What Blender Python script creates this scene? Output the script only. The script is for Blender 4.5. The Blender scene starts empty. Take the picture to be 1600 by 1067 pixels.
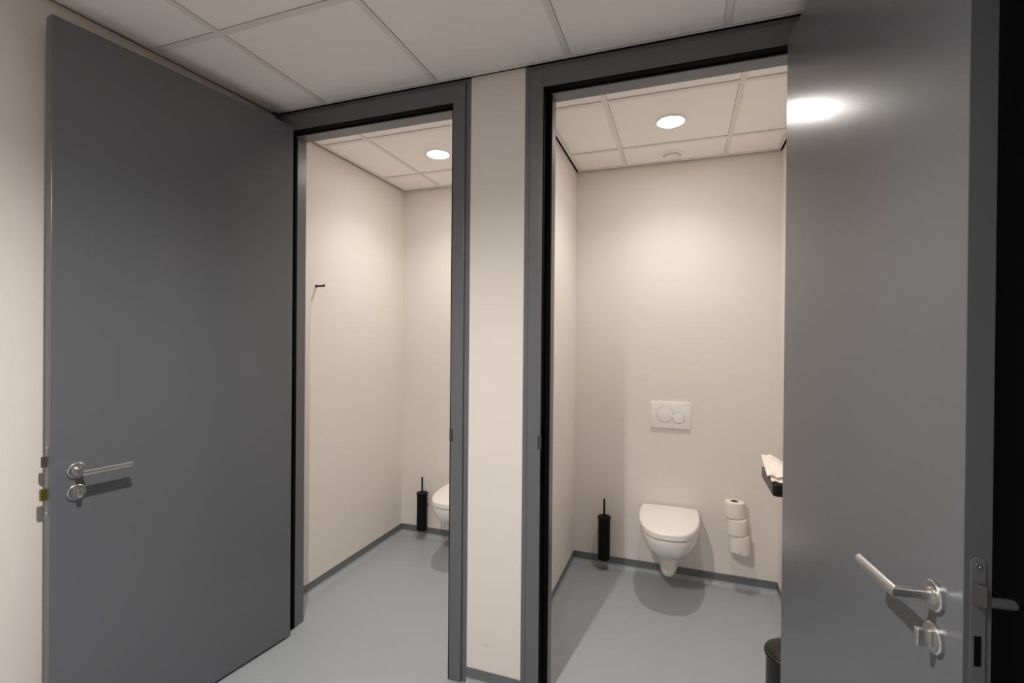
import bpy, bmesh, math, random
from mathutils import Vector, Matrix
random.seed(4)
C = bpy.context.scene
COL = C.collection

# ------------------------------------------------------------------ camera
CAM = (0.0, -1.8846, 1.4928)
YAW, PITCH, ROLL, FPX = 0.341483, -0.00436, 0.0088046, 748.883
fwd = Vector((-math.sin(YAW)*math.cos(PITCH), math.cos(YAW)*math.cos(PITCH), math.sin(PITCH)))
r0 = Vector((math.cos(YAW), math.sin(YAW), 0)); u0 = r0.cross(fwd)
rr = math.cos(ROLL)*r0 + math.sin(ROLL)*u0
uu = -math.sin(ROLL)*r0 + math.cos(ROLL)*u0
cd = bpy.data.cameras.new('camera'); cam = bpy.data.objects.new('camera', cd); COL.objects.link(cam)
cd.sensor_fit = 'HORIZONTAL'; cd.sensor_width = 36.0; cd.lens = FPX/1600*36.0
cd.clip_start = 0.02
m = Matrix((rr, uu, -fwd)).transposed().to_4x4(); m.translation = Vector(CAM)
cam.matrix_world = m
C.camera = cam

# ------------------------------------------------------------------ world and exposure
w = bpy.data.worlds.new('world'); C.world = w; w.use_nodes = True
w.node_tree.nodes['Background'].inputs[0].default_value = (0.5, 0.5, 0.5, 1)
w.node_tree.nodes['Background'].inputs[1].default_value = 0.02
C.view_settings.view_transform = 'Standard'; C.view_settings.look = 'None'
C.view_settings.gamma = 1.0; C.view_settings.use_curve_mapping = False
C.view_settings.exposure = 0.10
CABIN_LAMP, HALL_LAMP = 80.0, 150.0          # emission strength of the downlight diffusers
CABIN_W, HALL_W = 42.0, 242.0               # beam power of each downlight
CABIN_BEAM, HALL_BEAM = 136.0, 146.0
LAMP_COLOUR = (1.0, 0.945, 0.895)
C.cycles.max_bounces = 14; C.cycles.diffuse_bounces = 10
C.cycles.sample_clamp_indirect = 6.0

# ------------------------------------------------------------------ layout (metres)
H = 2.62                 # ceiling height
B = 1.312                # back wall of the cabins
FY, WY, IY = 0.0, 0.012, 0.118    # frame face, wall face, wall inner face
XA, XC, XD = -2.028, -0.681, 0.545   # left cabin's left wall, right cabin's left and right walls
XR, YR = 0.66, -2.7                  # hall right wall, wall behind the camera
def left_wall_x(y): return -1.959 + 0.069*(y-0.007)

# ------------------------------------------------------------------ materials
def srgb(r, g, b):
    f = lambda c: (c/255/12.92) if c/255 <= 0.04045 else ((c/255+0.055)/1.055)**2.4
    return (f(r), f(g), f(b), 1)
def mat(name, col, rough=0.5, metal=0.0, spec=0.5, noise=0.0, nscale=20, bump=0.0, bscale=200, rvar=0.0, coat=0.0, aniso=None):
    mt = bpy.data.materials.new(name); mt.use_nodes = True
    nt = mt.node_tree; N = nt.nodes; L = nt.links; p = N['Principled BSDF']
    p.inputs['Base Color'].default_value = col; p.inputs['Roughness'].default_value = rough
    p.inputs['Metallic'].default_value = metal; p.inputs['Specular IOR Level'].default_value = spec
    p.inputs['Coat Weight'].default_value = coat
    tc = N.new('ShaderNodeTexCoord')
    if noise or rvar:
        n = N.new('ShaderNodeTexNoise'); n.inputs['Scale'].default_value = nscale; n.inputs['Detail'].default_value = 5
        L.new(tc.outputs['Object'], n.inputs['Vector'])
        if noise:
            mx = N.new('ShaderNodeMix'); mx.data_type = 'RGBA'
            mx.inputs['A'].default_value = tuple(c*(1-noise) for c in col[:3])+(1,)
            mx.inputs['B'].default_value = tuple(min(1, c*(1+noise)) for c in col[:3])+(1,)
            L.new(n.outputs['Fac'], mx.inputs['Factor']); L.new(mx.outputs['Result'], p.inputs['Base Color'])
        if rvar:
            mr = N.new('ShaderNodeMapRange'); mr.inputs['To Min'].default_value = rough-rvar; mr.inputs['To Max'].default_value = rough+rvar
            L.new(n.outputs['Fac'], mr.inputs['Value']); L.new(mr.outputs['Result'], p.inputs['Roughness'])
    if bump:
        n2 = N.new('ShaderNodeTexNoise'); n2.inputs['Scale'].default_value = bscale; n2.inputs['Detail'].default_value = 3
        L.new(tc.outputs['Object'], n2.inputs['Vector'])
        if aniso:
            mp = N.new('ShaderNodeMapping'); mp.inputs['Scale'].default_value = aniso
            L.new(tc.outputs['Object'], mp.inputs['Vector']); L.new(mp.outputs['Vector'], n2.inputs['Vector'])
        bp = N.new('ShaderNodeBump'); bp.inputs['Strength'].default_value = bump; bp.inputs['Distance'].default_value = 0.001
        L.new(n2.outputs['Fac'], bp.inputs['Height']); L.new(bp.outputs['Normal'], p.inputs['Normal'])
    return mt
M = {}
M['wall'] = mat('wall_paint', srgb(231, 225, 219), 0.75, spec=0.25, noise=0.015, nscale=3, bump=0.15, bscale=350)
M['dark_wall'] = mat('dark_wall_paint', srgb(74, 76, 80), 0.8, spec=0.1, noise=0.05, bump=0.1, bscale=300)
M['tile'] = mat('ceiling_tile', srgb(247, 243, 240), 0.85, spec=0.1, noise=0.012, nscale=6, bump=0.2, bscale=600)
M['grid'] = mat('ceiling_grid', srgb(230, 225, 220), 0.5, spec=0.3, noise=0.01)
M['black'] = mat('shadow_gap_black', srgb(8, 8, 8), 0.9, spec=0.05, noise=0.05)
M['floor'] = mat('floor_vinyl', srgb(160, 166, 171), 0.42, spec=0.45, noise=0.035, nscale=2.5, bump=0.06, bscale=120, rvar=0.05)
M['door'] = mat('door_lacquer', srgb(100, 103, 108), 0.25, spec=0.5, noise=0.02, nscale=4, bump=0.10, bscale=180, rvar=0.015)
M['frame'] = mat('frame_lacquer', srgb(100, 103, 107), 0.34, spec=0.5, noise=0.02, nscale=5, bump=0.06, bscale=300)
M['seal'] = mat('rubber_seal', srgb(9, 9, 9), 0.8, spec=0.1, noise=0.05)
M['steel'] = mat('brushed_steel', srgb(206, 206, 206), 0.27, metal=1.0, noise=0.04, nscale=40, bump=0.12, bscale=60, aniso=(30, 30, 1))
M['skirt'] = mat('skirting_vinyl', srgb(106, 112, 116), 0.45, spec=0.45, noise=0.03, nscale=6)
M['forend'] = mat('forend_steel', srgb(135, 136, 139), 0.45, metal=0.55, noise=0.05, nscale=60)
M['steel_dark'] = mat('lock_steel', srgb(84, 84, 86), 0.42, metal=0.8, noise=0.06, nscale=60)
M['brass'] = mat('bolt_brass', srgb(150, 140, 70), 0.4, metal=1.0, noise=0.05)
M['ceramic'] = mat('white_ceramic', srgb(240, 237, 233), 0.12, spec=0.5, noise=0.004)
M['plastic'] = mat('white_plastic', srgb(240, 236, 232), 0.28, spec=0.5, noise=0.004)
M['groove'] = mat('button_gap', srgb(120, 110, 102), 0.6, noise=0.03)
M['blackmetal'] = mat('matt_black_metal', srgb(7, 7, 7), 0.5, spec=0.2, noise=0.05)
M['blackgloss'] = mat('black_plastic', srgb(10, 9, 10), 0.35, spec=0.5, noise=0.05)
M['paper'] = mat('toilet_paper', srgb(240, 233, 226), 0.95, spec=0.05, noise=0.015, nscale=80, bump=0.5, bscale=500)
M['towel'] = mat('paper_towel', srgb(247, 239, 231), 0.9, spec=0.05, noise=0.03, nscale=60, bump=0.5, bscale=400)
M['card'] = mat('cardboard_core', srgb(90, 76, 62), 0.9, noise=0.05)
M['sealant'] = mat('sealant', srgb(176, 176, 172), 0.5, noise=0.02)
M['bristle'] = mat('bristles', srgb(210, 210, 208), 0.8, noise=0.1)
def emit(name, strength):
    mt = bpy.data.materials.new(name); mt.use_nodes = True; nt = mt.node_tree; p = nt.nodes['Principled BSDF']
    p.inputs['Base Color'].default_value = (0.9, 0.9, 0.9, 1)
    p.inputs['Emission Color'].default_value = LAMP_COLOUR+(1,); p.inputs['Emission Strength'].default_value = strength
    return mt
M['lamp_cabin'] = emit('lit_diffuser_cabin', CABIN_LAMP); M['lamp_hall'] = emit('lit_diffuser_hall', HALL_LAMP)
# faint scuff low on the middle pier, part of the paint itself
def scuffed(base):
    mt = base.copy(); mt.name = 'wall_paint_scuffed'; nt = mt.node_tree; N = nt.nodes; L = nt.links; p = N['Principled BSDF']
    src = p.inputs['Base Color'].links[0].from_socket
    tc = N.new('ShaderNodeTexCoord'); mp = N.new('ShaderNodeMapping'); mp.vector_type = 'POINT'
    mp.inputs['Location'].default_value = (0.779*60, 0, -0.178*260); mp.inputs['Scale'].default_value = (60, 0, 260)
    L.new(tc.outputs['Object'], mp.inputs['Vector'])
    ln = N.new('ShaderNodeVectorMath'); ln.operation = 'LENGTH'; L.new(mp.outputs['Vector'], ln.inputs[0])
    mr = N.new('ShaderNodeMapRange'); mr.inputs['From Min'].default_value = 0.2; mr.inputs['From Max'].default_value = 1.0
    mr.inputs['To Min'].default_value = 0.45; mr.inputs['To Max'].default_value = 0
    L.new(ln.outputs['Value'], mr.inputs['Value'])
    mx = N.new('ShaderNodeMix'); mx.data_type = 'RGBA'; L.new(mr.outputs['Result'], mx.inputs['Factor'])
    L.new(src, mx.inputs['A']); mx.inputs['B'].default_value = srgb(140, 132, 128); L.new(mx.outputs['Result'], p.inputs['Base Color'])
    return mt
M['wall_scuff'] = scuffed(M['wall'])

# ------------------------------------------------------------------ mesh helpers
def obj(name, bm, m, parent=None, smooth=20, mats=None):
    bmesh.ops.recalc_face_normals(bm, faces=bm.faces)
    me = bpy.data.meshes.new(name); bm.to_mesh(me); bm.free()
    for k in (mats or [m]): me.materials.append(k)
    if smooth:
        for p in me.polygons: p.use_smooth = True
        me.set_sharp_from_angle(angle=math.radians(smooth))
    o = bpy.data.objects.new(name, me); COL.objects.link(o)
    if parent: o.parent = parent
    return o
def box(bm, x0, x1, y0, y1, z0, z1, bev=0.0, mi=0, seg=2):
    vs = [bm.verts.new((x, y, z)) for x in (x0, x1) for y in (y0, y1) for z in (z0, z1)]
    fs = [bm.faces.new([vs[i] for i in q]) for q in ((0,1,3,2), (4,6,7,5), (0,4,5,1), (2,3,7,6), (0,2,6,4), (1,5,7,3))]
    for f in fs: f.material_index = mi
    if bev:
        es = list({e for f in fs for e in f.edges})
        bmesh.ops.bevel(bm, geom=es, offset=bev, segments=seg, affect='EDGES', profile=0.5)
    return vs
def lathe(bm, prof, c=(0, 0, 0), axis='z', n=48, mi=0):
    """prof: list of (radius, height) from one end to the other; end radii of 0 close the shape."""
    rings = []
    for (r, h) in prof:
        ring = []
        cnt = 1 if r < 1e-6 else n
        for k in range(cnt):
            a = 2*math.pi*k/n; p = (r*math.cos(a), r*math.sin(a), h)
            if axis == 'x': p = (p[2], p[0], p[1])
            if axis == 'y': p = (p[0], p[2], p[1])
            ring.append(bm.verts.new((p[0]+c[0], p[1]+c[1], p[2]+c[2])))
        rings.append(ring)
    for a, b in zip(rings[:-1], rings[1:]):
        if len(a) == 1 and len(b) == 1: continue
        for k in range(n):
            k2 = (k+1) % n
            if len(a) == 1: f = bm.faces.new((a[0], b[k], b[k2]))
            elif len(b) == 1: f = bm.faces.new((a[k], a[k2], b[0]))
            else: f = bm.faces.new((a[k], a[k2], b[k2], b[k]))
            f.material_index = mi
def loft(bm, rings, cap=True, mi=0):
    vr = [[bm.verts.new(p) for p in r] for r in rings]
    n = len(vr[0])
    for a, b in zip(vr[:-1], vr[1:]):
        for k in range(n):
            f = bm.faces.new((a[k], a[(k+1) % n], b[(k+1) % n], b[k])); f.material_index = mi
    if cap:
        bm.faces.new(vr[0]).material_index = mi; bm.faces.new(vr[-1]).material_index = mi
    return vr
def tube(bm, pts, r, n=20, mi=0):
    """constant radius tube with mitred corners"""
    pts = [Vector(p) for p in pts]; rings = []
    d0 = (pts[1]-pts[0]).normalized(); up = Vector((0, 0, 1)) if abs(d0.z) < 0.9 else Vector((1, 0, 0))
    a = d0.cross(up).normalized(); b = a.cross(d0).normalized()
    for i, p in enumerate(pts):
        din = (pts[i]-pts[i-1]).normalized() if i else d0
        dout = (pts[i+1]-pts[i]).normalized() if i < len(pts)-1 else din
        pl = (din+dout).normalized()
        if i:                                                   # carry the frame along
            a = a; b = b
        ring = []
        for k in range(n):
            t = 2*math.pi*k/n; o = a*math.cos(t)*r + b*math.sin(t)*r
            s = -(o.dot(pl))/(din.dot(pl)); ring.append(p+o+din*s)
        rings.append(ring)
        if i < len(pts)-1:
            q = din.rotation_difference(dout); a = q @ a; b = q @ b
    loft(bm, rings)
def extrude_profile(bm, prof, p0, p1, nrm, mi=0):
    """prof: list of (out, z); run from p0 to p1 (xy), nrm = outward xy normal"""
    rings = []
    for p in (p0, p1):
        rings.append([(p[0]+nrm[0]*o, p[1]+nrm[1]*o, z) for o, z in prof])
    loft(bm, rings, True, mi)
def tag(o, label=None, cat=None, group=None, kind=None):
    if label: o['label'] = label
    if cat: o['category'] = cat
    if group: o['group'] = group
    if kind: o['kind'] = kind
    return o
def struct(name, bm, m, parent=None, mats=None, label=None, smooth=20):
    o = obj(name, bm, m, parent, smooth, mats)
    if parent is None: tag(o, label, None, None, 'structure')
    return o
def empty(name, loc=(0, 0, 0), rz=0):
    o = bpy.data.objects.new(name, None); COL.objects.link(o); o.location = loc; o.rotation_euler = (0, 0, rz)
    o.empty_display_size = 0.1
    return o
def copy_tree(o, parent=None):
    c = o.copy(); COL.objects.link(c)
    if parent: c.parent = parent
    for ch in list(o.children): copy_tree(ch, c)
    return c
NB = bmesh.new

# ------------------------------------------------------------------ floor and walls
TOP = 2.74
bm = NB(); box(bm, -2.4, 1.0, YR-0.2, B+0.15, -0.1, 0.0)
struct('floor', bm, M['floor'], label='grey vinyl floor running from the hall into both cabins')

bm = NB()                                  # hall left wall, a little out of square
xs0, xs1 = left_wall_x(WY), left_wall_x(YR)
loft(bm, [[(xs0, WY, z), (xs1, YR-0.1, z), (xs1-0.12, YR-0.1, z), (xs0-0.12, WY, z)] for z in (0, TOP)])
struct('wall_left', bm, M['wall'], label='pale hall wall behind the open left door')
bm = NB(); box(bm, -2.4, XR+0.1, YR-0.1, YR, 0, TOP)
struct('wall_rear', bm, M['wall'], label='pale wall at the rear of the hall')
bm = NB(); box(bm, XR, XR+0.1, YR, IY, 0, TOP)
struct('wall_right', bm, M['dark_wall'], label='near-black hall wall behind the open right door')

# rebate edges of the two openings
OPEN = [(-1.885, -0.952), (-0.543, 0.390)]
FW = 0.081                                 # width of the frame face incl. flange
def pier(name, x0, x1, m, label):
    bm = NB(); box(bm, x0, x1, WY, IY, 0, TOP)
    struct(name, bm, m, label=label)
pier('wall_front', -0.952+FW, -0.543-FW, M['wall_scuff'], 'narrow pale wall strip between the two cabin door frames')
pier('wall_front', 0.390+FW, XR, M['wall'], 'wall strip right of the right door frame')
# wall above the frames, hidden behind the ceiling, and behind the frame faces
bm = NB()
for a, b in OPEN: box(bm, a-FW, b+FW, WY+0.03, IY, 2.6215, TOP)
struct('wall_front', bm, M['black'], label='dark wall head above the door frames')

bm = NB(); box(bm, XA-0.12, XA, IY-0.03, B, 0, TOP)
struct('wall_cabin_left', bm, M['wall'], label='pale left wall of the left cabin')
bm = NB(); box(bm, XA-0.12, XD+0.12, B, B+0.12, 0, TOP)
struct('wall_back', bm, M['wall'], label='pale back wall of both cabins')
bm = NB(); box(bm, XC-0.10, XC, IY, B, 0, TOP)
struct('wall_divider', bm, M['wall'], label='pale partition wall between the two cabins')
bm = NB(); box(bm, XD, XD+0.12, IY, B, 0, TOP)
struct('wall_cabin_right', bm, M['wall'], label='pale right wall of the right cabin')

# ------------------------------------------------------------------ coved skirting with a pale sealant bead on its edge
SK, CR = 0.07, 0.024
prof = [(0, 0), (CR+0.006, 0)] + [(0.0025+CR*(1-math.sin(t)), 0.001+CR*(1-math.cos(t))) for t in [math.pi/2*k/8 for k in range(0, 9)]] + [(0.0025, SK), (0, SK)]
def skirting(name, p0, p1, nrm, label):
    bm = NB(); extrude_profile(bm, prof, p0, p1, nrm)
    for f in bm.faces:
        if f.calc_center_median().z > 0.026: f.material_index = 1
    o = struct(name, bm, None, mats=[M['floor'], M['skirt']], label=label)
    bm = NB(); extrude_profile(bm, [(0, SK), (0.003, SK), (0.0022, SK+0.0022), (0.0, SK+0.003)], p0, p1, nrm)
    obj('sealant', bm, M['sealant'], o)
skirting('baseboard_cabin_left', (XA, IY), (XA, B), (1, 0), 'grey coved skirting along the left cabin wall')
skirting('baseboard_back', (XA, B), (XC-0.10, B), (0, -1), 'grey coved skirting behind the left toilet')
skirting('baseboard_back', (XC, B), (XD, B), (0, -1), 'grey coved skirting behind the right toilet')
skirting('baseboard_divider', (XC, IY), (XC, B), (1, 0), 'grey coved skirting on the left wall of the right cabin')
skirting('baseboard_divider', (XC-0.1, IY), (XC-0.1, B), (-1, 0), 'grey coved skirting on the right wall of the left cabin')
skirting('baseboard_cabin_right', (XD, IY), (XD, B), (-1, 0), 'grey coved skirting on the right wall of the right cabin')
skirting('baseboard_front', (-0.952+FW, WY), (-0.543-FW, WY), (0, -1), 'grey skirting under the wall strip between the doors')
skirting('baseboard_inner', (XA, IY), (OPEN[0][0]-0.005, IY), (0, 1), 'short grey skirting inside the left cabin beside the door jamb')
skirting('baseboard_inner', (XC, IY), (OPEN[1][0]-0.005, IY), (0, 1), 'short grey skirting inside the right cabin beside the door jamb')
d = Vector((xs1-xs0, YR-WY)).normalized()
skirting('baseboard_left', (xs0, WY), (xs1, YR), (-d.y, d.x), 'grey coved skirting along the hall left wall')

# inner return of the partition around the openings (cabin side)
bm = NB()
box(bm, XA-0.02, OPEN[0][0]-0.022, IY-0.03, IY, 0, TOP)
box(bm, OPEN[0][1]+0.022, OPEN[1][0]-0.022, IY-0.03, IY-0.001, 0, TOP)
box(bm, OPEN[1][1]+0.022, XD+0.02, IY-0.03, IY, 0, TOP)
for a, b in OPEN: box(bm, a-0.022, b+0.022, IY-0.03, IY-0.001, 2.54, TOP)
struct('wall_inner', bm, M['wall'], label='cabin side of the wall that holds the doors')

# ------------------------------------------------------------------ ceilings: lay-in tiles in a T-grid, shadow gap at the walls
GAP, LED, TW = 0.013, 0.020, 0.024
def ceiling(x0, x1, y0, y1, gx, gy, label, cut=None):
    """room rectangle; gx / gy = centre lines of the grid"""
    bm = NB(); xa, xb, ya, yb = x0+GAP, x1-GAP, y0+GAP, y1-GAP
    ex = [xa+LED-TW/2] + gx + [xb-LED+TW/2]; ey = [ya+LED-TW/2] + gy + [yb-LED+TW/2]
    for i in range(len(ex)-1):
        for j in range(len(ey)-1):
            g = 0.0011
            box(bm, ex[i]+TW/2+g, ex[i+1]-TW/2-g, ey[j]+TW/2+g, ey[j+1]-TW/2-g, H+0.004, H+0.02, mi=0)
    for x in gx: box(bm, x-TW/2, x+TW/2, ya+0.001, yb-0.001, H-0.0004, H+0.0036, mi=1)
    for y in gy: box(bm, xa+0.001, xb-0.001, y-TW/2, y+TW/2, H-0.0008, H+0.0032, mi=1)
    for q in ((xa, xa+LED, ya+LED, yb-LED), (xb-LED, xb, ya+LED, yb-LED), (xa, xb, ya, ya+LED), (xa, xb, yb-LED, yb)):
        box(bm, *q, H, H+0.014, mi=1)
    if cut:
        co, no = cut
        bmesh.ops.bisect_plane(bm, geom=bm.verts[:]+bm.edges[:]+bm.faces[:], plane_co=co, plane_no=no, clear_outer=True)
        p = Vector(co); n = Vector(no); t = Vector((n.y, -n.x, 0))
        s = 1 if t.y > 0 else -1
        loft(bm, [[(q.x, q.y, H), (q.x-n.x*LED, q.y-n.y*LED, H), (q.x-n.x*LED, q.y-n.y*LED, H+0.014), (q.x, q.y, H+0.014)]
                  for q in (p, p-t*s*2.68)], True, 1)
    box(bm, x0-0.01, x1+0.01, y0-0.01, y1+0.01, H+0.03, H+0.05, mi=2)  # black backing slab added out of sight above the tiles against light leaks
    struct('ceiling', bm, None, mats=[M['tile'], M['grid'], M['black']], label=label, smooth=0)
dn = Vector((-1, 0.069, 0)).normalized()
ceiling(-2.2, XR, YR, WY, [-1.636, -1.034, -0.440, 0.140], [-2.367, -1.767, -1.167, -0.567], 'suspended tile ceiling of the hall',
        cut=((left_wall_x(WY)+GAP, WY-GAP, H), tuple(dn)))
ceiling(XA, XC-0.10, IY, B, [-1.707, -1.107], [0.408, 1.002], 'suspended tile ceiling of the left cabin')
ceiling(XC, XD, IY, B, [-0.358, 0.237], [0.408, 1.002], 'suspended tile ceiling of the right cabin')
# black liner of the shadow gap on each wall
k = 0
def liner(pts):
    global k; k += 1
    bm = NB(); (ax, ay), (bx, by), nx, ny = pts
    loft(bm, [[(px, py, z), (px+nx*0.003, py+ny*0.003, z), (px+nx*0.003, py+ny*0.003, z2), (px, py, z2)] for (px, py) in ((ax, ay), (bx, by)) for z, z2 in ((H+0.003, TOP),)])
    struct('trim_%d' % k, bm, M['black'], label='black shadow gap liner between wall and ceiling')
liner(((xs0, WY), (xs1, YR), 1, 0)); liner(((left_wall_x(0), WY), (XR, WY), 0, -1)); liner(((XR, YR), (XR, WY), -1, 0)); liner(((-2.2, YR), (XR, YR), 0, 1))
for x0, x1 in ((XA, XC-0.10), (XC, XD)):
    liner(((x0, IY), (x0, B), 1, 0)); liner(((x1, IY), (x1, B), -1, 0)); liner(((x0, B), (x1, B), 0, -1)); liner(((x0, IY), (x1, IY), 0, 1))

# ------------------------------------------------------------------ doors: frame, leaf, ironmongery
LW, LT, LZ0, LZ1 = 0.918, 0.040, 0.012, 2.538
U_H, Z_LEVER, Z_TURN = 0.850, 1.037, 0.963
RB, ST, ZR = 0.045, 0.022, 2.524      # rebate depth, stop width, rebate height
def make_frame(x0, x1, parent, strike_side):
    bm = NB(); bv = 0.002
    for s, e in ((-1, x0), (1, x1)):
        f = lambda a, b: (min(e+s*a, e+s*b), max(e+s*a, e+s*b))
        box(bm, *f(0, 0.058), FY, WY+0.03, 0, 2.599, bv)           # raised face
        box(bm, *f(0.061, FW), FY+0.009, WY+0.03, 0, 2.6195, 0.001)               # outer flange
        box(bm, *f(0.05, 0.07), FY+0.011, WY+0.03, 0, 2.6, 0)                     # groove bottom
        box(bm, *f(-ST, 0.010), RB, IY+0.003, 0, ZR-0.012, bv)                    # stop and reveal
        box(bm, *f(0.0, 0.022), WY+0.02, RB+0.01, 0, ZR, 0)
    box(bm, x0-0.0005, x1+0.0005, FY+0.0004, WY+0.03, ZR, 2.5986, bv)
    box(bm, x0-FW+0.02, x1+FW-0.02, FY+0.009, WY+0.03, 2.602, 2.6195, 0.001)
    box(bm, x0-0.06, x1+0.06, FY+0.011, WY+0.03, 2.59, 2.61, 0)
    box(bm, x0, x1, RB, IY+0.003, ZR-0.012, ZR+0.01, bv)
    box(bm, x0, x1, WY+0.02, RB+0.01, ZR+0.0005, ZR+0.03, 0)
    fr = obj('door_frame', bm, M['frame'], parent)
    bm = NB(); t = 0.004                                                          # rubber lining of the rebate
    for s, e in ((-1, x0), (1, x1)):
        f = lambda a, b: (min(e+s*a, e+s*b), max(e+s*a, e+s*b))
        box(bm, *f(-t, 0.001), FY+0.0015, RB, 0.002, ZR, 0)
        box(bm, *f(-ST-0.0015, -ST+0.004), RB-0.002, RB+0.014, 0.002, ZR-0.0125, 0.0005)
        box(bm, *f(-ST+0.003, 0), RB-0.006, RB+0.001, 0.002, ZR-0.009, 0.002)
    box(bm, x0, x1, FY+0.006, RB, ZR-t, ZR+0.001, 0)
    box(bm, x0, x1, RB-0.006, RB+0.001, ZR-0.009, ZR, 0.002)
    obj('rubber_seal', bm, M['seal'], fr)
    bm = NB(); s = strike_side; e = x0 if s < 0 else x1                           # strike plate with its bent lip
    f = lambda a, b: (min(e+s*a, e+s*b), max(e+s*a, e+s*b))
    box(bm, *f(-0.004, -0.0022), FY+0.004, FY+0.030, 0.90, 1.14, 0.0006)
    box(bm, *f(-0.004, 0.012), FY-0.003, FY+0.004, 1.045, 1.100, 0.0012)
    obj('strike_plate', bm, M['steel_dark'], fr)
    return fr

def rounded_plate(bm, w2, z0, z1, x0, x1, n=8):
    """plate with rounded ends in the leaf's thickness direction (y) and z"""
    pts = []
    for k2 in range(n+1):
        a = math.pi*k2/n; pts.append((w2*math.cos(a), z1-w2+w2*math.sin(a)))
    for k2 in range(n+1):
        a = math.pi+math.pi*k2/n; pts.append((w2*math.cos(a), z0+w2+w2*math.sin(a)))
    loft(bm, [[(x, p[0], p[1]) for p in pts] for x in (x0, x1)])

def lever_set(leaf, side, back):
    """side=+1: hardware on the face at y=0 side of the leaf pointing to -y ... local leaf axes: x along the width from the hinge, y across.
       face y=0 is the visible face and looks to -y; the other face is y=LT."""
    s = -1 if not back else 1; y0 = 0 if not back else LT
    bm = NB(); lathe(bm, [(0, y0), (0.0262, y0), (0.0265, y0+s*0.0065), (0.0245, y0+s*0.0085), (0.0150, y0+s*0.0090), (0.0150, y0+s*0.0096), (0, y0+s*0.0096)], (U_H, 0, Z_LEVER), 'y', 56)
    obj('handle_rosette', bm, M['steel'], leaf)
    bm = NB()
    r = 0.0112
    tube(bm, [(U_H, y0+s*0.009, Z_LEVER), (U_H, y0+s*0.062, Z_LEVER), (U_H-0.132, y0+s*0.062, Z_LEVER)], r, 28)
    lathe(bm, [(0, y0+s*0.009), (0.0145, y0+s*0.009), (0.0128, y0+s*0.014), (0.0104, y0+s*0.0145)], (U_H, 0, Z_LEVER), 'y', 32)
    obj('lever_handle', bm, M['steel'], leaf)
    bm = NB(); lathe(bm, [(0, y0), (0.0262, y0), (0.0265, y0+s*0.0065), (0.0245, y0+s*0.0085), (0, y0+s*0.0088)], (U_H, 0, Z_TURN), 'y', 56)
    obj('lock_rosette', bm, M['steel'], leaf)
    bm = NB()
    if not back:
        box(bm, U_H-0.0065, U_H+0.0065, -0.032, -0.0085, Z_TURN-0.015, Z_TURN+0.015, 0.0025, seg=3)
        obj('thumb_turn', bm, M['steel'], leaf)
    else:
        lathe(bm, [(0, y0+0.0088), (0.008, y0+0.0088), (0.008, y0+0.011), (0, y0+0.011)], (U_H, 0, Z_TURN), 'y', 24)
        obj('coin_slot_disc', bm, M['steel_dark'], leaf)

def make_leaf(parent, mirror, bolt_out, outer_lever):
    """hinge = xy of the visible face at the hinge edge; local x runs to the free edge, local -y is the visible face's normal"""
    bm = NB(); box(bm, 0, LW, 0, LT, LZ0, LZ1, 0.0015)
    leaf = obj('door_leaf', bm, M['door'], parent)
    lever_set(leaf, 1, False)
    if outer_lever: lever_set(leaf, 1, True)
    bm = NB(); rounded_plate(bm, 0.010, Z_LEVER-0.140, Z_LEVER+0.100, LW-0.001, LW+0.0012)
    for v in bm.verts: v.co.y += LT/2
    fp = obj('lock_forend', bm, M['forend'], leaf)
    for z in (Z_LEVER+0.086, Z_LEVER-0.128):
        bm = NB(); lathe(bm, [(0, LW+0.001), (0.0042, LW+0.001), (0.0040, LW+0.0022), (0.0018, LW+0.0022), (0.0012, LW+0.0012), (0, LW+0.0012)], (0, LT/2, z), 'x', 20)
        obj('screw', bm, M['steel'], leaf)
    bm = NB()                                   # sloping spring latch
    loft(bm, [[(LW+0.001, LT/2-0.0075, z), (LW+0.001, LT/2+0.0075, z), (LW+0.013, LT/2+0.0075, z), (LW+0.0125, LT/2+0.005, z)] for z in (Z_LEVER+0.024, Z_LEVER+0.058)])
    obj('latch_bolt', bm, M['steel_dark'], leaf)
    bm = NB()
    if bolt_out: box(bm, LW, LW+0.018, LT/2-0.005, LT/2+0.006, Z_TURN-0.010, Z_TURN+0.028, 0.001)
    else: box(bm, LW, LW+0.0016, LT/2-0.005, LT/2+0.005, Z_TURN-0.002, Z_TURN+0.047, 0.0003)  # no bolt here: thin black plate imitates the shade inside the bolt hole
    obj('bolt_or_dark_hole', bm, M['brass'] if bolt_out else M['seal'], leaf)
    if mirror:
        for o in [leaf]+list(leaf.children):
            o.data.transform(Matrix.Scale(-1, 4, (0, 1, 0))); o.data.flip_normals()
    return leaf
# left door: visible face looks to +x
d1 = empty('door_1'); tag(d1, 'dark grey left door standing open against the pale hall wall, with its frame', 'door', None, 'structure')
make_frame(OPEN[0][0], OPEN[0][1], d1, +1)
leaf = make_leaf(d1, True, True, False)
th = math.radians(7.0)
leaf.location = (-1.827, -0.006, 0); leaf.rotation_euler = (0, 0, math.atan2(-math.cos(th), -math.sin(th)))
# right door: visible face looks to -x
d2 = empty('door_2'); tag(d2, 'dark grey right door standing open towards the viewer, with its frame', 'door', None, 'structure')
make_frame(OPEN[1][0], OPEN[1][1], d2, -1)
LW, U_H, Z_LEVER, Z_TURN = 0.899, 0.832, 1.045, 0.970
leaf = make_leaf(d2, False, False, True)
th = math.radians(6.7)
leaf.location = (0.332, -0.006, 0); leaf.rotation_euler = (0, 0, math.atan2(-math.cos(th), math.sin(th)))

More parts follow.
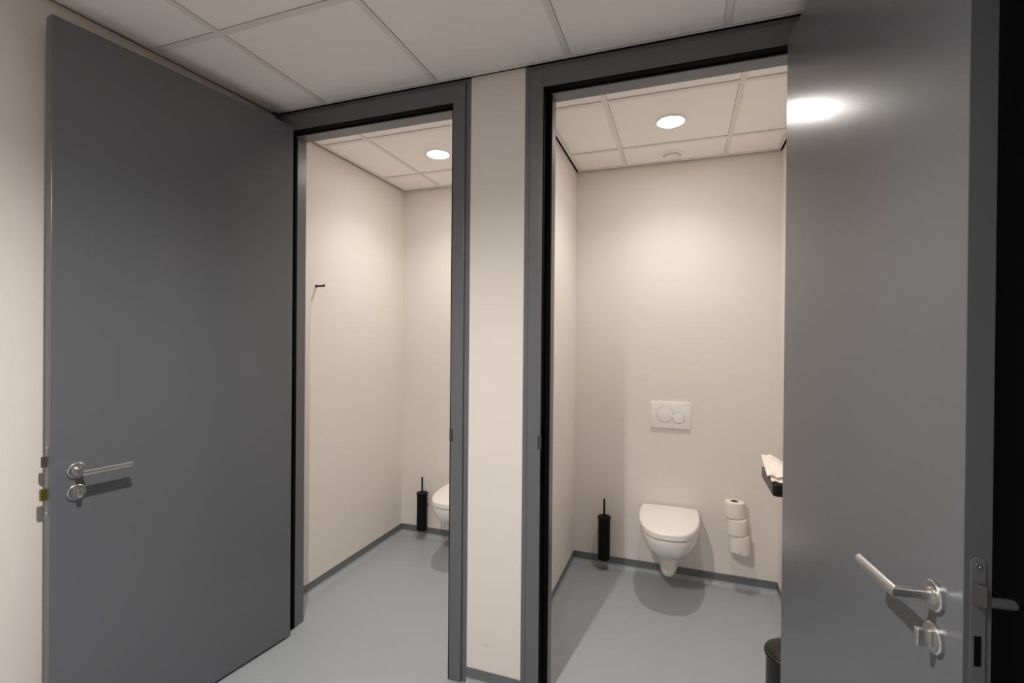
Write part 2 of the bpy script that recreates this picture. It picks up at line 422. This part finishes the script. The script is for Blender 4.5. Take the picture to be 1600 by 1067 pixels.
# ------------------------------------------------------------------ ceiling lights
def downlight(x, y, lampmat, label, watts, beam, group=None):
    t = empty('ceiling_light', (x, y, H)); tag(t, label, 'ceiling light', group)
    bm = NB(); lathe(bm, [(0.0655, 0.004), (0.076, 0.004), (0.0765, -0.0015), (0.074, -0.0035), (0.068, -0.0042), (0.0655, -0.003), (0.0655, 0.004)], n=64)
    obj('bezel', bm, M['plastic'], t)
    bm = NB(); lathe(bm, [(0, 0.001), (0.0655, 0.001), (0.0655, -0.0022), (0, -0.0026)], n=64)
    obj('diffuser', bm, lampmat, t)
    ld = bpy.data.lights.new('downlight_beam', 'SPOT'); ld.energy = watts; ld.color = LAMP_COLOUR
    ld.spot_size = math.radians(beam); ld.spot_blend = 1.0; ld.shadow_soft_size = 0.022
    lo = bpy.data.objects.new('downlight_beam', ld); COL.objects.link(lo); lo.parent = t; lo.location = (0, 0, -0.006)
    return t
downlight(-0.067, 0.713, M['lamp_cabin'], 'lit round ceiling light in the right cabin, near the round vent', CABIN_W, CABIN_BEAM)
downlight(-1.418, 0.726, M['lamp_cabin'], 'lit round ceiling light in the left cabin, cut by the door frame', CABIN_W, CABIN_BEAM)
downlight(-0.72, -1.38, M['lamp_hall'], 'lit round ceiling light in the hall ceiling', HALL_W, HALL_BEAM)

# round extract vent
t = empty('ceiling_vent', (-0.070, 1.180, H)); tag(t, 'white round extract vent in the right cabin ceiling near the back wall', 'ceiling vent')
bm = NB(); lathe(bm, [(0.050, 0.006), (0.070, 0.004), (0.070, -0.001), (0.067, -0.003), (0.056, -0.006), (0.0515, -0.006), (0.049, -0.002), (0.050, 0.006)], n=64)
obj('collar', bm, M['plastic'], t)
bm = NB(); lathe(bm, [(0, 0.0055), (0.0505, 0.0055), (0.0505, 0.0045), (0, 0.0045)], n=48)
obj('duct_opening', bm, M['black'], t)
bm = NB(); lathe(bm, [(0, -0.002), (0.036, -0.002), (0.043, -0.006), (0.044, -0.012), (0.040, -0.016), (0, -0.018)], n=56)
obj('valve_disc', bm, M['plastic'], t)

# ------------------------------------------------------------------ toilets
def outline(w, d, n=48, e1=0.62, e2=1.0, nar=0.07, y0=0.0):
    """D outline, flat side on the wall at y=0, nose to -y; w = half width"""
    pts = []
    for k in range(n+1):
        a = math.pi*k/n; c, s = math.cos(a), math.sin(a)
        x = w*math.copysign(abs(c)**e1, c); y = d*abs(s)**e2
        x *= 1-nar*max(0, 1-y/(d*0.8))**2
        pts.append((x, -y-y0))
    return pts
def toilet(x, label, group):
    t = empty('wall_hung_toilet', (x, B, 0)); tag(t, label, 'toilet', group)
    bm = NB()
    spec = [(0.404, .181, .466, .68, .10), (0.400, .184, .470, .68, .10), (0.385, .1845, .471, .68, .10), (0.360, .181, .466, .70, .09), (0.330, .172, .450, .72, .07), (0.300, .157, .420, .74, .04),
            (0.275, .138, .383, .74, .0), (0.255, .118, .345, .80, .0), (0.240, .098, .315, .86, .0), (0.228, .080, .300, .88, .0), (0.215, .072, .292, .72, .0), (0.195, .069, .286, .66, 0),
            (0.160, .064, .276, .64, 0), (0.130, .059, .264, .66, 0), (0.112, .054, .248, .72, 0), (0.104, .036, .215, .85, 0)]
    loft(bm, [[(px, py, z) for px, py in outline(w, d, e1=e, nar=nr)] for z, w, d, e, nr in spec])
    obj('bowl', bm, M['ceramic'], t, 50)
    bm = NB()
    loft(bm, [[(px, py, z) for px, py in outline(w, d, e1=.68, nar=.10, y0=0.035)] for z, w, d in ((0.4045, .163, .412), (0.4130, .163, .412))])
    obj('seat', bm, M['plastic'], t, 50)
    bm = NB()
    loft(bm, [[(px, py, z+(-py)*tilt) for px, py in outline(w, d, e1=.68, nar=.12, y0=0.02)] for z, w, d, tilt in
              ((0.4125, .186, .455, 0), (0.4135, .1885, .458, 0), (0.436, .1885, .458, 0), (0.442, .187, .456, 0), (0.446, .1835, .452, 0), (0.4485, .176, .443, 0), (0.451, .12, .36, 0), (0.452, .05, .2, 0))])
    obj('lid', bm, M['plastic'], t, 50)
    for s in (-1, 1):
        bm = NB(); lathe(bm, [(0, -0.022), (0.011, -0.022), (0.012, -0.020), (0.012, 0.020), (0.011, 0.022), (0, 0.022)], (s*0.078, -0.022, 0.418), 'x', 24)
        obj('hinge', bm, M['steel'], t)
    return t
g = 'wall-hung toilets in the cabins'
toilet(-0.066, 'white wall-hung toilet with closed lid below the flush plate, right cabin', g)
toilet(-1.418, 'white wall-hung toilet in the left cabin, half hidden by the door frame', g)

# ------------------------------------------------------------------ flush plate with two round buttons
t = empty('flush_plate', (-0.065, B, 1.022)); tag(t, 'white flush plate with one large and one small round button', 'flush plate')
bm = NB(); box(bm, -0.121, 0.121, -0.0125, 0, -0.083, 0.083, 0.0025, seg=3); obj('plate', bm, M['plastic'], t)
for nm, cx, cz, r in (('large_button', -0.034, 0.0055, 0.0515), ('small_button', 0.0475, -0.0125, 0.0365)):
    bm = NB(); lathe(bm, [(0, -0.0125), (r, -0.0125), (r, -0.0131), (0, -0.0131)], (cx, 0, cz), 'y', 64)
    gp = obj('button_gap', bm, M['groove'], t)
    bm = NB(); lathe(bm, [(0, -0.0128), (r-0.0016, -0.0128), (r-0.002, -0.0148), (r-0.004, -0.0154), (0, -0.0156)], (cx, 0, cz), 'y', 64)
    obj(nm, bm, M['plastic'], t)
cu = bpy.data.curves.new('logo', 'FONT'); cu.body = 'GEBERIT'; cu.size = 0.0046; cu.extrude = 0.0001; cu.align_x = 'RIGHT'
tmp = bpy.data.objects.new('logo_text', cu); COL.objects.link(tmp)
me = bpy.data.meshes.new_from_object(tmp.evaluated_get(bpy.context.evaluated_depsgraph_get())); bpy.data.objects.remove(tmp)
lo = bpy.data.objects.new('logo', me); COL.objects.link(lo); lo.parent = t
me.materials.clear(); me.materials.append(M['groove']); lo.rotation_euler = (math.pi/2, 0, 0); lo.location = (0.113, -0.0127, 0.071)

# ------------------------------------------------------------------ toilet brushes in wall-mounted holders
def brush_set(x, where):
    y = B-0.052
    t = empty('toilet_brush_holder', (x, y, 0.068)); tag(t, 'black cylindrical toilet brush holder on the back wall, '+where, 'toilet brush holder', 'toilet brush holders')
    bm = NB(); lathe(bm, [(0, 0), (0.036, 0), (0.0385, 0.003), (0.0385, 0.262), (0.0370, 0.2635), (0.0355, 0.262), (0.0355, 0.006), (0, 0.006)], n=48)
    obj('cup', bm, M['blackmetal'], t)
    bm = NB(); box(bm, -0.012, 0.012, 0.036, B-y, 0.16, 0.184, 0.001); lathe(bm, [(0, B-y-0.006), (0.021, B-y-0.006), (0.022, B-y), (0, B-y)], (0, 0, 0.172), 'y', 32)
    obj('wall_bracket', bm, M['blackmetal'], t)
    b = empty('toilet_brush', (x, y, 0.082)); tag(b, 'black toilet brush standing in its holder, '+where, 'toilet brush', 'toilet brushes')
    bm = NB(); lathe(bm, [(0, 0.10), (0.0055, 0.10), (0.0055, 0.255), (0.0062, 0.262), (0.0062, 0.374), (0.005, 0.378), (0, 0.378)], n=24)
    obj('handle', bm, M['blackmetal'], b)
    bm = NB(); lathe(bm, [(0.0055, 0.2502), (0.0405, 0.2502), (0.0420, 0.2525), (0.0420, 0.2610), (0.0405, 0.2635), (0.012, 0.2665), (0.0055, 0.2665)], n=48)
    obj('cover_disc', bm, M['blackmetal'], b)
    bm = NB(); lathe(bm, [(0, 0.0), (0.022, 0.004), (0.028, 0.02), (0.028, 0.07), (0.018, 0.09), (0.006, 0.10), (0, 0.10)], n=32)
    obj('bristle_head', bm, M['bristle'], b)
brush_set(-0.469, 'left of the right cabin toilet')
brush_set(-1.819, 'left of the left cabin toilet')

# ------------------------------------------------------------------ spare roll holder with three rolls
rx, ry = 0.315, B-0.070
t = empty('spare_roll_holder', (rx, ry, 0.24)); tag(t, 'slim black peg holder on the back wall carrying three toilet rolls', 'toilet roll holder')
bm = NB(); lathe(bm, [(0, -0.006), (0.0085, -0.006), (0.009, -0.004), (0.009, 0.008), (0, 0.008)], n=24)
lathe(bm, [(0, 0.008), (0.006, 0.008), (0.006, 0.29), (0.005, 0.293), (0, 0.293)], n=24); obj('peg', bm, M['blackmetal'], t)
bm = NB(); box(bm, -0.007, 0.007, 0.004, B-ry, 0.0, 0.006, 0.001); box(bm, -0.014, 0.014, B-ry-0.004, B-ry, -0.008, 0.05, 0.001); obj('wall_arm', bm, M['blackmetal'], t)
def roll(x, y, z, seed, label, tail=False, r=0.0545):
    rnd = random.Random(seed); t = empty('toilet_roll', (x, y, z)); tag(t, label, 'toilet roll', 'toilet rolls stacked on the peg holder')
    bm = NB(); n = 64; h = 0.096
    wob = [1+0.012*math.sin(2*math.pi*k/n*2+seed)+0.006*math.sin(2*math.pi*k/n*5+seed*2) for k in range(n)]
    prof = [(0.0215, 0.001), (r-0.004, 0.0), (r-0.0008, 0.003), (r, 0.008), (r*1.003, h*0.5), (r, h-0.008), (r-0.0008, h-0.003), (r-0.004, h), (0.0215, h-0.001)]
    loft(bm, [[(rr_*(wob[k] if rr_ > 0.03 else 1)*math.cos(2*math.pi*k/n), rr_*(wob[k] if rr_ > 0.03 else 1)*math.sin(2*math.pi*k/n), z_+0.0012*math.sin(2*math.pi*k/n+seed)) for k in range(n)] for rr_, z_ in prof], cap=False)
    obj('paper_roll', bm, M['paper'], t, 60)
    bm = NB(); lathe(bm, [(0.0200, 0.001), (0.0216, 0.001), (0.0216, h-0.001), (0.0200, h-0.001), (0.0200, 0.001)], n=40)
    obj('cardboard_tube', bm, M['card'], t)
    if tail:                                            # loose end of the sheet wrapped round the front right
        bm = NB(); a0, a1 = math.radians(-82), math.radians(5); ns = 16; inn = []; 
        out = []
        for k in range(ns+1):
            a = a0+(a1-a0)*k/ns; ro = r*1.012+0.003+0.0045*(1-k/ns)
            out.append((a, ro))
        rings = []
        for a, ro in out:
            rings.append([(ro*math.cos(a), ro*math.sin(a), 0.0), ((ro+0.0015)*math.cos(a), (ro+0.0015)*math.sin(a), 0.0),
                          ((ro+0.0015)*math.cos(a), (ro+0.0015)*math.sin(a), h+0.004), (ro*math.cos(a), ro*math.sin(a), h+0.004)])
        loft(bm, rings); obj('loose_sheet', bm, M['paper'], t, 60)
    return t
roll(rx+0.011, ry, 0.2495, 1, 'bottom white toilet roll on the peg, with a loose sheet end', True)
roll(rx-0.001, ry-0.001, 0.3490, 2, 'middle white toilet roll of the stack on the peg')
roll(rx-0.013, ry+0.001, 0.4475, 3, 'top white toilet roll of the stack, its core hole visible')

# ------------------------------------------------------------------ small black hand basin on the right wall with paper towels
bx0, bx1, by0, by1, bz0, bz1 = 0.400, XD, 0.600, 0.940, 0.778, 0.834
t = empty('hand_basin', ((bx0+bx1)/2, (by0+by1)/2, bz0)); tag(t, 'small black wall basin ledge partly hidden behind the right door', 'basin')
cx, cy = (bx0+bx1)/2, (by0+by1)/2
def rrect(hx, hy, r, z, n=6):
    pts = []
    for sx, sy, a0 in ((1, 1, 0), (-1, 1, 90), (-1, -1, 180), (1, -1, 270)):
        for k2 in range(n+1):
            a = math.radians(a0+90*k2/n); pts.append((sx*(hx-r)+r*math.cos(a), sy*(hy-r)+r*math.sin(a), z))
    return pts
hx, hy = (bx1-bx0)/2, (by1-by0)/2; hz = bz1-bz0
bm = NB(); loft(bm, [rrect(hx-0.006, hy-0.006, 0.012, 0), rrect(hx-0.001, hy-0.001, 0.014, 0.004), rrect(hx, hy, 0.014, 0.012), rrect(hx, hy, 0.014, hz-0.002), rrect(hx-0.002, hy-0.002, 0.013, hz),
                     rrect(hx-0.010, hy-0.010, 0.012, hz), rrect(hx-0.014, hy-0.014, 0.012, hz-0.03), rrect(hx-0.02, hy-0.02, 0.01, hz-0.034)])
obj('basin_body', bm, M['blackgloss'], t)
def towel(x0, x1, y0, y1, z, seed, droop_x, label, skew=0.0, th_=0.006, lift=0.0):
    rnd = random.Random(seed); nx, ny = 26, 26; bm = NB(); top = []; bot = []
    ph = [rnd.uniform(0, 6) for _ in range(6)]
    for i in range(nx+1):
        rt, rb = [], []
        for j in range(ny+1):
            u, v = i/nx, j/ny; x = x0+(x1-x0)*u+skew*(v-0.5); y = y0+(y1-y0)*v+skew*(0.5-u)
            zz = z+0.006*math.sin(9*u+ph[0]+3*v)+0.004*math.sin(14*v+ph[1])+0.0035*math.sin(23*u+ph[2])*math.sin(11*v+ph[3])+lift*(1-u)**2*(v**1.5)
            zz -= droop_x*max(0, 0.30-u)**1.4*2.2
            zz -= droop_x*max(0, 0.16-v)**1.3*2.0
            t_ = th_*(0.6+0.4*math.sin(5*u+ph[4]))
            rt.append(bm.verts.new((x, y, zz+t_))); rb.append(bm.verts.new((x, y, zz)))
        top.append(rt); bot.append(rb)
    for i in range(nx):
        for j in range(ny):
            bm.faces.new((top[i][j], top[i+1][j], top[i+1][j+1], top[i][j+1])); bm.faces.new((bot[i][j], bot[i][j+1], bot[i+1][j+1], bot[i+1][j]))
    for i in range(nx):
        bm.faces.new((top[i][0], bot[i][0], bot[i+1][0], top[i+1][0])); bm.faces.new((top[i][ny], top[i+1][ny], bot[i+1][ny], bot[i][ny]))
    for j in range(ny):
        bm.faces.new((top[0][j], top[0][j+1], bot[0][j+1], bot[0][j])); bm.faces.new((top[nx][j], bot[nx][j], bot[nx][j+1], top[nx][j+1]))
    o = obj('paper_towel', bm, M['towel'], None, 50); tag(o, label, 'paper towel', 'paper towels on the basin ledge'); return o
towel(0.398, 0.530, 0.605, 0.86, 0.853, 3, 0.02, 'lower crumpled paper towel sagging over the black basin ledge')
towel(0.392, 0.525, 0.640, 0.95, 0.868, 8, 0.02, 'upper crumpled paper towel with a lifted corner on the basin ledge', skew=0.02, lift=0.03)

# ------------------------------------------------------------------ pedal bin behind the right door
t = empty('pedal_bin', (0.423, 0.235, 0)); tag(t, 'dark round pedal bin on the floor, mostly hidden by the right door', 'bin')
bm = NB(); lathe(bm, [(0, 0.004), (0.098, 0.004), (0.102, 0.0), (0.104, 0.003), (0.104, 0.014), (0.099, 0.017), (0.099, 0.262), (0.095, 0.264), (0.095, 0.02), (0, 0.02)], n=64)
obj('bin_body', bm, M['blackgloss'], t)
bm = NB(); lathe(bm, [(0.094, 0.2645), (0.1035, 0.2645), (0.1055, 0.267), (0.1055, 0.276), (0.103, 0.280), (0.098, 0.282), (0.092, 0.288), (0.075, 0.296), (0.045, 0.302), (0, 0.304)], n=64)
obj('lid', bm, M['blackgloss'], t)
bm = NB(); box(bm, -0.02, 0.02, -0.135, -0.10, 0.006, 0.012, 0.002); obj('pedal', bm, M['blackgloss'], t)

# ------------------------------------------------------------------ coat hook on the left cabin's left wall
t = empty('coat_hook', (XA, 0.381, 1.795)); tag(t, 'small black coat hook on the left cabin wall', 'coat hook')
bm = NB(); lathe(bm, [(0, 0), (0.0085, 0), (0.0085, 0.003), (0.0055, 0.0035), (0, 0.0035)], (0, 0, 0), 'x', 24)
obj('mounting_disc', bm, M['blackmetal'], t)
bm = NB(); tube(bm, [(0.002, 0, 0), (0.060, 0, 0)], 0.0052, 20); tube(bm, [(0.0575, 0, 0.000), (0.0575, 0, 0.0085)], 0.0048, 20)
obj('peg', bm, M['blackmetal'], t)
